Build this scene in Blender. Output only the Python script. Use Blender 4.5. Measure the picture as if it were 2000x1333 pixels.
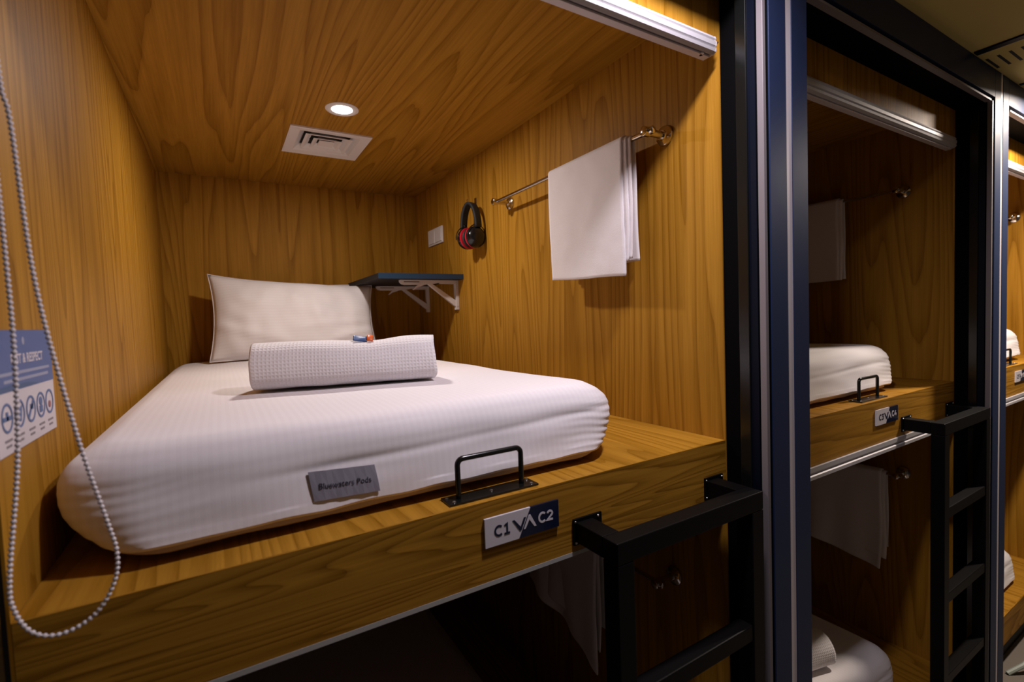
import bpy, bmesh, math, random
from mathutils import Vector, Matrix, noise

for o in list(bpy.data.objects):
    bpy.data.objects.remove(o, do_unlink=True)
SC = bpy.context.scene
COL = SC.collection
random.seed(4)

# ------------------------------------------------------------------ camera
cam_d = bpy.data.cameras.new('camera')
cam = bpy.data.objects.new('camera', cam_d)
COL.objects.link(cam)
CR = Vector((0.85537499, -0.51665692, -0.0374066))
CU = Vector((0.05615859, 0.02070448, 0.99820716))
CF = Vector((0.51495615, 0.85594214, -0.04672482))
CP = Vector((0.21514, -0.73303, 0.31503))
cam.matrix_world = Matrix(((CR.x, CU.x, -CF.x, CP.x), (CR.y, CU.y, -CF.y, CP.y), (CR.z, CU.z, -CF.z, CP.z), (0, 0, 0, 1)))
cam_d.sensor_fit = 'HORIZONTAL'
cam_d.sensor_width = 36.0
cam_d.lens = 944.6 / 2000 * 36
cam_d.clip_start = 0.02
cam_d.dof.use_dof = True
cam_d.dof.focus_distance = 1.3
cam_d.dof.aperture_fstop = 3.8
SC.camera = cam

# ------------------------------------------------------------------ world, exposure
wd = bpy.data.worlds.new('world')
SC.world = wd
wd.use_nodes = True
wd.node_tree.nodes['Background'].inputs[0].default_value = (0.02, 0.02, 0.025, 1)
wd.node_tree.nodes['Background'].inputs[1].default_value = 0.2
SC.view_settings.view_transform = 'Standard'
SC.view_settings.look = 'None'
SC.view_settings.gamma = 1.0
SC.view_settings.use_curve_mapping = False
SC.view_settings.exposure = 0.0
POD_LAMP_W = 8.8
HALL_LAMP_W = (11.0, 37.0)

# ------------------------------------------------------------------ sizes (metres)
W, D, H, P = 1.251, 2.05, 1.057, 1.440     # pod width, depth, height, pitch along the row
YF, ZC = -0.107, 1.165                     # front face of the frame, hallway ceiling
LV = -1.19                                 # lower bunk below the upper one
ZF = -1.45                                 # floor

# ------------------------------------------------------------------ materials
def new_mat(name):
    m = bpy.data.materials.new(name)
    m.use_nodes = True
    nt = m.node_tree
    return m, nt, nt.nodes['Principled BSDF']

def plain(name, col, rough=0.5, metal=0.0, spec=0.5, bump=0.0, bscale=300.0, vary=0.0):
    m, nt, b = new_mat(name)
    b.inputs['Base Color'].default_value = (*col, 1)
    b.inputs['Roughness'].default_value = rough
    b.inputs['Metallic'].default_value = metal
    b.inputs['Specular IOR Level'].default_value = spec
    tc = nt.nodes.new('ShaderNodeTexCoord')
    n = nt.nodes.new('ShaderNodeTexNoise')
    n.inputs['Scale'].default_value = bscale
    n.inputs['Detail'].default_value = 3
    nt.links.new(tc.outputs['Object'], n.inputs['Vector'])
    if bump > 0:
        bp = nt.nodes.new('ShaderNodeBump')
        bp.inputs['Strength'].default_value = bump
        bp.inputs['Distance'].default_value = 0.001
        nt.links.new(n.outputs['Fac'], bp.inputs['Height'])
        nt.links.new(bp.outputs['Normal'], b.inputs['Normal'])
    if vary > 0:
        n2 = nt.nodes.new('ShaderNodeTexNoise')
        n2.inputs['Scale'].default_value = 9
        nt.links.new(tc.outputs['Object'], n2.inputs['Vector'])
        mr = nt.nodes.new('ShaderNodeMapRange')
        mr.inputs['To Min'].default_value = max(0.0, rough - vary)
        mr.inputs['To Max'].default_value = min(1.0, rough + vary)
        nt.links.new(n2.outputs['Fac'], mr.inputs['Value'])
        nt.links.new(mr.outputs['Result'], b.inputs['Roughness'])
    return m

def wood(name, axis, dark=(0.210, 0.087, 0.0035), light=(0.432, 0.212, 0.024), rings=21.0, ac=1.0, warp=1.0, seed=0.0):
    """Oak laminate; axis = direction of the grain."""
    m, nt, b = new_mat(name)
    N, L = nt.nodes, nt.links
    tc = N.new('ShaderNodeTexCoord')
    oi = N.new('ShaderNodeObjectInfo')
    off = N.new('ShaderNodeVectorMath'); off.operation = 'MULTIPLY_ADD'
    cmb = N.new('ShaderNodeCombineXYZ')
    for k in range(3):
        L.new(oi.outputs['Random'], cmb.inputs[k])
    L.new(cmb.outputs[0], off.inputs[0])
    off.inputs[1].default_value = (7.3, 5.1, 3.7)
    off.inputs[2].default_value = (seed, seed * 1.7, seed * 0.6)
    add = N.new('ShaderNodeVectorMath'); add.operation = 'ADD'
    L.new(tc.outputs['Object'], add.inputs[0]); L.new(off.outputs[0], add.inputs[1])
    def sc(across, along):
        mp = N.new('ShaderNodeMapping')
        s = [across] * 3
        s['XYZ'.index(axis)] = along
        mp.inputs['Scale'].default_value = s
        L.new(add.outputs[0], mp.inputs['Vector'])
        return mp
    # broad figure: contour lines of a stretched noise give cathedrals
    n1 = N.new('ShaderNodeTexNoise')
    n1.inputs['Scale'].default_value = 1.0; n1.inputs['Detail'].default_value = 1.5
    n1.inputs['Roughness'].default_value = 0.45; n1.inputs['Distortion'].default_value = 0.25 * warp
    L.new(sc(3.9 * ac, 0.30 * ac ** 0.5).outputs[0], n1.inputs['Vector'])
    mul = N.new('ShaderNodeMath'); mul.operation = 'MULTIPLY'; mul.inputs[1].default_value = rings
    L.new(n1.outputs['Fac'], mul.inputs[0])
    wob = N.new('ShaderNodeTexNoise'); wob.inputs['Scale'].default_value = 1.0; wob.inputs['Detail'].default_value = 2
    L.new(sc(14 * ac, 1.0).outputs[0], wob.inputs['Vector'])
    wm = N.new('ShaderNodeMath'); wm.operation = 'MULTIPLY_ADD'; wm.inputs[1].default_value = 1.3
    L.new(wob.outputs['Fac'], wm.inputs[0]); L.new(mul.outputs[0], wm.inputs[2])
    fr = N.new('ShaderNodeMath'); fr.operation = 'FRACT'; L.new(wm.outputs[0], fr.inputs[0])
    rr = N.new('ShaderNodeValToRGB')
    e = rr.color_ramp.elements
    e[0].position = 0.0; e[0].color = (0.50, 0.50, 0.50, 1)
    e[1].position = 1.0; e[1].color = (0.16, 0.16, 0.16, 1)
    k = e.new(0.12); k.color = (0.80, 0.80, 0.80, 1)
    k = e.new(0.62); k.color = (0.62, 0.62, 0.62, 1)
    k = e.new(0.92); k.color = (0.30, 0.30, 0.30, 1)
    L.new(fr.outputs[0], rr.inputs[0])
    # fibres
    f = N.new('ShaderNodeTexNoise'); f.inputs['Scale'].default_value = 1.0; f.inputs['Detail'].default_value = 4
    f.inputs['Roughness'].default_value = 0.7
    L.new(sc(190, 4.5).outputs[0], f.inputs['Vector'])
    f2 = N.new('ShaderNodeTexNoise'); f2.inputs['Scale'].default_value = 1.0; f2.inputs['Detail'].default_value = 2
    L.new(sc(58 * ac, 0.8).outputs[0], f2.inputs['Vector'])
    def mix(a, bb, fac):
        mx = N.new('ShaderNodeMix'); mx.data_type = 'FLOAT'; mx.inputs[0].default_value = fac
        L.new(a, mx.inputs[2]); L.new(bb, mx.inputs[3])
        return mx.outputs[0]
    v = mix(rr.outputs[0], f2.outputs['Fac'], 0.42)
    v = mix(v, f.outputs['Fac'], 0.36)
    cr = N.new('ShaderNodeValToRGB')
    e = cr.color_ramp.elements
    e[0].position = 0.30; e[0].color = (*dark, 1)
    e[1].position = 0.68; e[1].color = (*light, 1)
    L.new(v, cr.inputs[0])
    L.new(cr.outputs[0], b.inputs['Base Color'])
    b.inputs['Roughness'].default_value = 0.52
    b.inputs['Specular IOR Level'].default_value = 0.09
    bmp = N.new('ShaderNodeBump'); bmp.inputs['Strength'].default_value = 0.12; bmp.inputs['Distance'].default_value = 0.0008
    L.new(v, bmp.inputs['Height']); L.new(bmp.outputs['Normal'], b.inputs['Normal'])
    return m

def cloth(name, col, stripe_axis=None, stripe=0.011, weave=900.0, bump=0.25, waffle=None, soft=None):
    m, nt, b = new_mat(name)
    N, L = nt.nodes, nt.links
    b.inputs['Roughness'].default_value = 0.85
    b.inputs['Specular IOR Level'].default_value = 0.15
    b.inputs['Sheen Weight'].default_value = 0.15
    tc = N.new('ShaderNodeTexCoord')
    n = N.new('ShaderNodeTexNoise'); n.inputs['Scale'].default_value = weave; n.inputs['Detail'].default_value = 2
    L.new(tc.outputs['Object'], n.inputs['Vector'])
    h = n.outputs['Fac']
    col_in = None
    def wave(axis, period):
        w = N.new('ShaderNodeTexWave'); w.wave_type = 'BANDS'; w.bands_direction = axis
        w.inputs['Scale'].default_value = 0.314159 / period
        w.inputs['Distortion'].default_value = 0.0
        L.new(tc.outputs['Object'], w.inputs['Vector'])
        return w.outputs['Fac']
    if stripe_axis:
        s = wave(stripe_axis, stripe)
        gt = N.new('ShaderNodeMapRange'); gt.interpolation_type = 'SMOOTHSTEP'
        gt.inputs['From Min'].default_value = 0.35; gt.inputs['From Max'].default_value = 0.65
        L.new(s, gt.inputs['Value'])
        mx = N.new('ShaderNodeMix'); mx.data_type = 'RGBA'
        mx.inputs[6].default_value = (*col, 1)
        mx.inputs[7].default_value = (col[0] * 0.976, col[1] * 0.972, col[2] * 0.972, 1)
        L.new(gt.outputs[0], mx.inputs[0])
        L.new(mx.outputs[2], b.inputs['Base Color'])
        a = N.new('ShaderNodeMath'); a.operation = 'MULTIPLY_ADD'; a.inputs[1].default_value = 0.5
        L.new(gt.outputs[0], a.inputs[0]); L.new(h, a.inputs[2]); h = a.outputs[0]
    else:
        b.inputs['Base Color'].default_value = (*col, 1)
    bm_ = N.new('ShaderNodeBump'); bm_.inputs['Strength'].default_value = bump; bm_.inputs['Distance'].default_value = 0.0012
    if waffle:
        uv = N.new('ShaderNodeUVMap')
        sx = N.new('ShaderNodeSeparateXYZ'); L.new(uv.outputs[0], sx.inputs[0])
        vals = []
        for k in (0, 1):
            q = N.new('ShaderNodeMath'); q.operation = 'MULTIPLY'; q.inputs[1].default_value = 2 * math.pi / waffle
            L.new(sx.outputs[k], q.inputs[0])
            s = N.new('ShaderNodeMath'); s.operation = 'SINE'; L.new(q.outputs[0], s.inputs[0])
            vals.append(s.outputs[0])
        mxm = N.new('ShaderNodeMath'); mxm.operation = 'MAXIMUM'
        L.new(vals[0], mxm.inputs[0]); L.new(vals[1], mxm.inputs[1])
        cr = N.new('ShaderNodeMapRange'); cr.inputs['From Min'].default_value = -0.6; cr.inputs['From Max'].default_value = 0.9
        L.new(mxm.outputs[0], cr.inputs['Value'])
        h = cr.outputs[0]
        bm_.inputs['Distance'].default_value = 0.0013
    L.new(h, bm_.inputs['Height']); L.new(bm_.outputs['Normal'], b.inputs['Normal'])
    return m

def glow(name, col, strength):
    m, nt, b = new_mat(name)
    b.inputs['Base Color'].default_value = (0.8, 0.8, 0.8, 1)
    b.inputs['Emission Color'].default_value = (*col, 1)
    b.inputs['Emission Strength'].default_value = strength
    return m

M = {}
M['wood_z'] = wood('oak_laminate_upright', 'Z', seed=1.3)
M['wood_y'] = wood('oak_laminate_deep', 'Y', seed=4.1)
M['wood_x'] = wood('oak_laminate_along', 'X', rings=26, warp=1.8, ac=2.0, dark=(0.150, 0.060, 0.002), light=(0.450, 0.222, 0.026), seed=2.2)
M['edge_band'] = plain('pale_edge_band', (0.42, 0.41, 0.39), 0.45)
M['alu'] = plain('brushed_aluminium', (0.48, 0.46, 0.48), 0.50, 0.15, vary=0.05)
M['alu_matt'] = plain('anodised_trim', (0.21, 0.185, 0.195), 0.5, 0.1)
M['alu_light'] = plain('light_anodised_trim', (0.62, 0.57, 0.60), 0.45, 0.15)
M['navy'] = plain('navy_powder_coat', (0.014, 0.026, 0.072), 0.50, 0.0, 0.22, bump=0.05, bscale=900, vary=0.05)
M['navy_dark'] = plain('dark_navy_lip', (0.0022, 0.004, 0.011), 0.5, 0.0, 0.12)
M['black'] = plain('black_powder_coat', (0.0035, 0.0032, 0.0032), 0.45, 0.0, 0.10, bump=0.08, bscale=900)
M['black_gloss'] = plain('black_gloss_paint', (0.006, 0.0065, 0.006), 0.22, 0.0, 0.5)
M['reveal'] = plain('black_reveal_panel', (0.0022, 0.0022, 0.0024), 0.7, 0.0, 0.03)
M['chrome'] = plain('polished_chrome', (0.62, 0.58, 0.54), 0.12, 1.0)
M['screw'] = plain('screw_steel', (0.55, 0.53, 0.50), 0.3, 1.0)
M['white_plastic'] = plain('white_plastic', (0.70, 0.66, 0.66), 0.35)
M['white_metal'] = plain('white_bracket_paint', (0.62, 0.57, 0.56), 0.35)
M['vent_white'] = plain('vent_white_paint', (0.72, 0.68, 0.67), 0.4)
M['dark_void'] = plain('duct_shadow', (0.02, 0.02, 0.018), 0.8)
M['shelf_blue'] = plain('blue_shelf_edge', (0.010, 0.034, 0.072), 0.35)
M['shelf_dark'] = plain('dark_shelf_laminate', (0.014, 0.011, 0.010), 0.6, 0, 0.2)
M['sheet'] = cloth('striped_satin_sheet', (0.80, 0.755, 0.765), 'X', 0.0125, bump=0.06)
M['pillowcase'] = cloth('striped_satin_pillowcase', (0.80, 0.755, 0.755), 'Z', 0.0135, bump=0.10)
M['waffle'] = cloth('waffle_towel', (0.80, 0.765, 0.775), bump=0.6, waffle=0.0078)
M['terry'] = cloth('white_terry', (0.78, 0.73, 0.735), weave=600, bump=0.6)
M['ticking'] = plain('beige_mattress_fabric', (0.68, 0.54, 0.42), 0.9, bump=0.3, bscale=500)
M['tag'] = plain('grey_cloth_tag', (0.215, 0.205, 0.245), 0.8, bump=0.2, bscale=700)
M['ink'] = plain('dark_ink', (0.012, 0.014, 0.028), 0.6)
M['sign_white'] = plain('white_acrylic', (0.66, 0.62, 0.66), 0.25)
M['sign_navy'] = plain('navy_acrylic', (0.006, 0.010, 0.034), 0.25)
M['red'] = plain('red_plastic', (0.42, 0.008, 0.020), 0.35)
M['black_plastic'] = plain('black_plastic', (0.008, 0.008, 0.009), 0.2)
M['pad'] = plain('black_padding', (0.010, 0.010, 0.011), 0.7)
M['poster_blue'] = plain('poster_blue', (0.060, 0.110, 0.290), 0.45)
M['poster_deep'] = plain('poster_deep_blue', (0.020, 0.075, 0.200), 0.45)
M['poster_white'] = plain('poster_white', (0.62, 0.57, 0.60), 0.45)
M['poster_pale'] = plain('poster_pale_print', (0.30, 0.32, 0.44), 0.5)
M['poster_icon'] = plain('poster_icon_blue', (0.070, 0.130, 0.300), 0.5)
M['poster_grey'] = plain('poster_grey_print', (0.20, 0.17, 0.19), 0.5)
M['poster_red'] = plain('poster_red_print', (0.30, 0.09, 0.10), 0.5)
M['bead'] = plain('white_bead_plastic', (0.66, 0.61, 0.63), 0.35)
M['ceil'] = plain('beige_ceiling_paint', (0.72, 0.58, 0.20), 0.8, bump=0.1)
M['hall_wall'] = plain('grey_blue_hall_paint', (0.22, 0.20, 0.19), 0.6)
M['floor'] = plain('dark_carpet', (0.17, 0.145, 0.12), 0.95, bump=0.6, bscale=400)
M['lens'] = glow('lamp_lens', (1.0, 0.95, 0.90), 9.0)
M['hall_lens'] = glow('hall_lamp_lens', (0.96, 0.93, 1.0), 6.0)
M['orange'] = plain('orange_print', (0.75, 0.13, 0.02), 0.4)
M['pack_blue'] = plain('blue_print', (0.05, 0.10, 0.26), 0.4)
M['cord'] = plain('pale_cord', (0.30, 0.34, 0.30), 0.5)

# ------------------------------------------------------------------ mesh helpers
class MB:
    def __init__(s):
        s.v, s.f = [], []
    def box(s, x0, x1, y0, y1, z0, z1):
        n = len(s.v)
        s.v += [(x, y, z) for z in (z0, z1) for y in (y0, y1) for x in (x0, x1)]
        s.f += [tuple(n + i for i in q) for q in ((0, 2, 3, 1), (4, 5, 7, 6), (0, 1, 5, 4), (2, 6, 7, 3), (0, 4, 6, 2), (1, 3, 7, 5))]
        return s
    def prism(s, pts, axis, a, b):
        """pts = polygon in the two other axes (cyclic order x,y,z without axis)."""
        n, k = len(s.v), len(pts)
        for t in (a, b):
            for (p, q) in pts:
                s.v.append({'X': (t, p, q), 'Y': (p, t, q), 'Z': (p, q, t)}[axis])
        s.f.append(tuple(n + i for i in range(k))); s.f.append(tuple(n + k + i for i in reversed(range(k))))
        for i in range(k):
            j = (i + 1) % k
            s.f.append((n + i, n + k + i, n + k + j, n + j))
        return s
    def tube(s, pts, r, seg=10, cap=True, closed=False):
        pts = [Vector(p) for p in pts]
        rr = r if isinstance(r, (list, tuple)) else [r] * len(pts)
        n0 = len(s.v); up = None
        for i, p in enumerate(pts):
            a = pts[i - 1] if (i > 0 or closed) else p
            c = pts[(i + 1) % len(pts)] if (i < len(pts) - 1 or closed) else p
            t = (c - a).normalized()
            if up is None:
                up = Vector((0, 0, 1)) if abs(t.z) < 0.9 else Vector((1, 0, 0))
            u = (up - t * up.dot(t)).normalized(); up = u
            w = t.cross(u)
            for k in range(seg):
                a_ = 2 * math.pi * k / seg
                s.v.append(tuple(p + (u * math.cos(a_) + w * math.sin(a_)) * rr[i]))
        m = len(pts)
        for i in range(m if closed else m - 1):
            for k in range(seg):
                i2 = (i + 1) % m; k2 = (k + 1) % seg
                s.f.append((n0 + i * seg + k, n0 + i * seg + k2, n0 + i2 * seg + k2, n0 + i2 * seg + k))
        if cap and not closed:
            s.f.append(tuple(n0 + k for k in reversed(range(seg))))
            s.f.append(tuple(n0 + (m - 1) * seg + k for k in range(seg)))
        return s
    def lathe(s, prof, org, axis, seg=32):
        """prof = [(r, t)] along axis from org."""
        ax = Vector(axis).normalized()
        u = ax.orthogonal().normalized(); w = ax.cross(u); o = Vector(org)
        n0 = len(s.v)
        for (r, t) in prof:
            for k in range(seg):
                a = 2 * math.pi * k / seg
                s.v.append(tuple(o + ax * t + (u * math.cos(a) + w * math.sin(a)) * max(r, 1e-5)))
        for i in range(len(prof) - 1):
            for k in range(seg):
                k2 = (k + 1) % seg
                s.f.append((n0 + i * seg + k, n0 + i * seg + k2, n0 + (i + 1) * seg + k2, n0 + (i + 1) * seg + k))
        s.f.append(tuple(n0 + k for k in reversed(range(seg))))
        s.f.append(tuple(n0 + (len(prof) - 1) * seg + k for k in range(seg)))
        return s
    def grid(s, rows, wrap=False):
        n0 = len(s.v); nr, nc = len(rows), len(rows[0])
        for r in rows:
            s.v += [tuple(p) for p in r]
        for i in range(nr - 1):
            for j in range(nc if wrap else nc - 1):
                j2 = (j + 1) % nc
                s.f.append((n0 + i * nc + j, n0 + i * nc + j2, n0 + (i + 1) * nc + j2, n0 + (i + 1) * nc + j))
        return s
    def build(s, name, mat, parent=None, smooth=False, bevel=0.0, solid=0.0, sub=0, uv=None):
        me = bpy.data.meshes.new(name)
        me.from_pydata(s.v, [], s.f)
        bm = bmesh.new(); bm.from_mesh(me)
        bmesh.ops.recalc_face_normals(bm, faces=bm.faces)
        if bevel > 0:
            ed = [e for e in bm.edges if len(e.link_faces) == 2 and e.calc_face_angle() > 0.6]
            bmesh.ops.bevel(bm, geom=ed, offset=bevel, segments=2, profile=0.5, affect='EDGES', clamp_overlap=True)
        bm.to_mesh(me); bm.free()
        me.materials.append(M[mat])
        if uv:
            ul = me.uv_layers.new(name='UVMap')
            for lp in me.loops:
                ul.data[lp.index].uv = uv[lp.vertex_index]
        if smooth:
            me.polygons.foreach_set('use_smooth', [True] * len(me.polygons))
        o = bpy.data.objects.new(name, me)
        COL.objects.link(o)
        if smooth:
            try:
                md = None
                me.set_sharp_from_angle(angle=math.radians(42))
            except Exception:
                pass
        if solid:
            md = o.modifiers.new('thickness', 'SOLIDIFY'); md.thickness = abs(solid); md.offset = 0.0 if solid > 0 else 1.0
        if sub:
            md = o.modifiers.new('smooth', 'SUBSURF'); md.levels = sub; md.render_levels = sub
        if parent is not None:
            o.parent = parent
        return o

def tag(o, label, cat, group=None):
    o['label'] = label; o['category'] = cat
    if group: o['group'] = group
    return o
def struct(o, label=None):
    o['kind'] = 'structure'
    if label: o['label'] = label
    return o
def thing(name, label, cat, loc=(0, 0, 0), group=None):
    e = bpy.data.objects.new(name, None); COL.objects.link(e)
    e.location = loc; e.empty_display_size = 0.05
    return tag(e, label, cat, group)
def copy_tree(o, parent=None):
    c = o.copy(); COL.objects.link(c); c.parent = parent
    for ch in list(o.children):
        copy_tree(ch, c)
    return c
def clone(root, loc, label):
    c = copy_tree(root); c.location = loc; c['label'] = label
    return c
def screw_at(parent, p, axis, r=0.0032, name='screw'):
    return MB().lathe([(r, 0), (r, 0.0008), (r * 0.75, 0.0018), (r * 0.2, 0.0020)], p, axis, 12).build(name, 'screw', parent, True)
def text(name, body, size, mat, parent, origin, ux, uy, offset=0.0, extrude=0.0004, align='LEFT'):
    cu = bpy.data.curves.new(name, 'FONT')
    cu.body = body; cu.size = size; cu.extrude = extrude; cu.offset = offset; cu.align_x = align; cu.resolution_u = 3
    t = bpy.data.objects.new(name, cu); COL.objects.link(t)
    bpy.context.view_layer.update()
    dg = bpy.context.evaluated_depsgraph_get()
    me = bpy.data.meshes.new_from_object(t.evaluated_get(dg))
    bpy.data.objects.remove(t, do_unlink=True)
    ux = Vector(ux); uy = Vector(uy); uz = ux.normalized().cross(uy.normalized())
    org = Vector(origin)
    for v in me.vertices:
        c = v.co.copy()
        v.co = org + ux * c.x + uy * c.y + uz * c.z
    me.materials.clear(); me.materials.append(M[mat]); me.name = name
    o = bpy.data.objects.new(name, me); COL.objects.link(o)
    if parent is not None: o.parent = parent
    return o

# ================================================================== STRUCTURE
NB = 3
XL, XR = -2.2, 3 * P + 1.4
YB, YO = D, -1.75
b = lambda *a: MB().box(*a)
struct(b(XL, XR, YO, YB, ZF - 0.06, ZF).build('floor', 'floor'))
struct(b(XL, XR, YO, -0.0005, ZC, ZC + 0.05).build('ceiling', 'ceil'))
struct(b(XL, XR, YO - 0.06, YO, ZF, ZC).build('wall_opposite', 'hall_wall'))
struct(b(XL - 0.06, XL, YO, YB, ZF, ZC).build('wall_end', 'hall_wall'))
struct(b(XR, XR + 0.06, YO, YB, ZF, ZC).build('wall_far_end', 'hall_wall'))
struct(b(XL, -0.1905, -0.09, 0.0, ZF, ZC).build('wall_front', 'navy'))
struct(b(XL, XR, YB, YB + 0.05, ZF, ZC + 0.05).build('wall_back', 'wood_z'))
T = P - W
for i in range(NB + 1):
    x0 = (i - 1) * P + W
    nm = 'wall_left' if i == 0 else 'wall_right'
    struct(b(x0, x0 + T, 0.0, YB - 0.0005, ZF, ZC).build(nm, 'wood_z'))
struct(b(3 * P + 0.001, XR, -0.09, 0.0, ZF, ZC).build('wall_front', 'navy'))
for i in range(NB):
    x0 = i * P
    cm = MB()
    vx, vy, vh = x0 + 0.627, 1.366, 0.1145
    for q in ((x0 + 0.0005, vx - vh, 0.0, YB - 0.001), (vx + vh, x0 + W - 0.0005, 0.0, YB - 0.001), (vx - vh, vx + vh, 0.0, vy - vh), (vx - vh, vx + vh, vy + vh, YB - 0.001)):
        cm.box(*q, H, H + 0.030)
    cm.box(x0 + 0.0005, x0 + W - 0.0005, 0.0, YB - 0.001, H + 0.0305, ZC + 0.02)
    struct(cm.build('ceiling', 'wood_y'))
    struct(b(x0 + 0.0005, x0 + W - 0.0005, 0.0, 0.018, 0.943, H - 0.0005).build('trim_%d' % (i + 1), 'wood_z'))
# frame columns between the pods
for i in range(NB + 1):
    x0 = (i - 1) * P + W
    xm = x0 + T / 2
    c = b(x0 + 0.003, x0 + T - 0.003, YF + 0.012, -0.0005, ZF, ZC - 0.0005).build('trim_%d' % (10 + i), 'reveal'); struct(c)
    for s, q0, q1 in ((-1, x0 + 0.018, xm - 0.012), (1, xm + 0.012, x0 + T - 0.018)):
        b(q0, q1, YF - 0.002, YF + 0.0015, ZF, ZC - 0.001).build('front_panel', 'navy', c, bevel=0.0008)
        b(q0 + 0.0004, q1 - 0.0004, YF + 0.0016, YF + 0.0122, ZF, ZC - 0.001).build('panel_backing', 'reveal', c)
    b(xm - 0.0115, xm + 0.0115, YF - 0.0005, YF + 0.0122, ZF, ZC - 0.001).build('centre_strip', 'alu_light', c)
    for xa, xb, yo in ((x0 - 0.0005, x0 + 0.0105, 0.0), (x0 + T - 0.0105, x0 + T + 0.0005, 0.0110)):
        b(xa, xb, YF + 0.001 + yo, YF + 0.0155 + yo * 0.8, ZF, H - 0.006).build('corner_strip', 'alu_matt', c, bevel=0.001)
    for s in (-1, 1):
        xe = x0 if s < 0 else x0 + T
        xa, xb = (xe - 0.006, xe + 0.004) if s < 0 else (xe - 0.004, xe + 0.006)
        b(xa, xb, -0.070, -0.044, ZF, H - 0.012).build('guide_channel', 'black_gloss', c, bevel=0.0015)
        b(min(xe, xe + s * 0.002), max(xe, xe + s * 0.002) , -0.0885, -0.0705, ZF, H - 0.012).build('edge_lip', 'navy_dark', c)
# headers over the pod openings
for i in range(NB):
    x0 = i * P
    c = b(x0 + 0.0005, x0 + W - 0.0005, YF + 0.012, -0.0005, H - 0.004, ZC - 0.0005).build('trim_%d' % (20 + i), 'reveal'); struct(c)
    b(x0 - 0.017, x0 + W + 0.017, YF - 0.002, YF + 0.0122, H + 0.006, ZC - 0.001).build('front_panel', 'navy', c, bevel=0.0012)
    b(x0 + 0.011, x0 + W - 0.011, YF + 0.001, YF + 0.0185, H - 0.0105, H - 0.0042).build('corner_strip', 'alu_matt', c)

# ================================================================== BUNK PLATFORMS
def platform(loc, label, rail, bed):
    t = thing('bunk_platform', label, 'bunk', loc, 'bunk platforms')
    b(0.0006, W - 0.0006, 0.0037, YB - 0.0015, -0.020, 0.0).build('top_panel', 'wood_y', t)
    b(0.0006, W - 0.0006, 0.0, 0.0035, -0.142, 0.0).build('fascia', 'wood_x', t)
    b(0.0006, W - 0.0006, 0.0037, YB - 0.0015, -0.142, -0.124).build('bottom_panel', 'wood_y', t)
    if rail == 'thin':
        b(0.0006, W - 0.0006, -0.0005, 0.021, -0.150, -0.1422).build('edge_trim', 'edge_band', t)
    elif rail == 'track':
        pts = [(-0.006, -0.1422), (-0.006, -0.156), (-0.002, -0.158), (-0.002, -0.163), (-0.008, -0.166), (-0.008, -0.176), (0.018, -0.178), (0.020, -0.1422)]
        MB().prism(pts, 'X', 0.004, W - 0.02).build('edge_trim', 'alu', t)
    elif rail == 'kick':
        b(0.0006, W - 0.0006, 0.030, 0.045, -0.26, -0.1422).build('kick_board', 'black', t)
    return t
platform((0, 0, 0), 'oak bunk platform of the lit upper bunk with the C1 C2 sign', 'thin', 0)
platform((P, 0, 0), 'oak bunk platform of the upper bunk with the C3 C4 sign', 'track', 0)
platform((2 * P, 0, 0), 'oak bunk platform of the farthest upper bunk at the picture edge', 'track', 0)
platform((0, 0, LV), 'dark oak bunk platform of the nearest lower bunk', 'kick', 0)
platform((P, 0, LV), 'dark oak bunk platform of the lower bunk under the C3 C4 sign', 'kick', 0)
platform((2 * P, 0, LV), 'oak bunk platform of the farthest lower bunk at the picture edge', 'kick', 0)

# ================================================================== MATTRESSES
def outline(x0, x1, y0, y1, r, inset, nx=72, ny=110, nc=14):
    x0 += inset; x1 -= inset; y0 += inset; y1 -= inset
    if x1 - x0 < 0.02:
        m = (x0 + x1) / 2; x0, x1 = m - 0.01, m + 0.01
    r = max(r - inset * 0.6, 0.008); r = min(r, (x1 - x0) / 2 - 0.001)
    pts = []
    def arc(cx, cy, a0):
        for k in range(nc):
            a = a0 + (k / nc) * math.pi / 2
            pts.append((cx + r * math.cos(a), cy + r * math.sin(a)))
    def line(ax, ay, bx, by, n):
        for k in range(n):
            t = k / n
            pts.append((ax + (bx - ax) * t, ay + (by - ay) * t))
    arc(x0 + r, y0 + r, math.pi); line(x0 + r, y0, x1 - r, y0, nx)
    arc(x1 - r, y0 + r, -math.pi / 2); line(x1, y0 + r, x1, y1 - r, ny)
    arc(x1 - r, y1 - r, 0); line(x1 - r, y1, x0 + r, y1, nx)
    arc(x0 + r, y1 - r, math.pi / 2); line(x0, y1 - r, x0, y0 + r, ny)
    return pts

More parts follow.
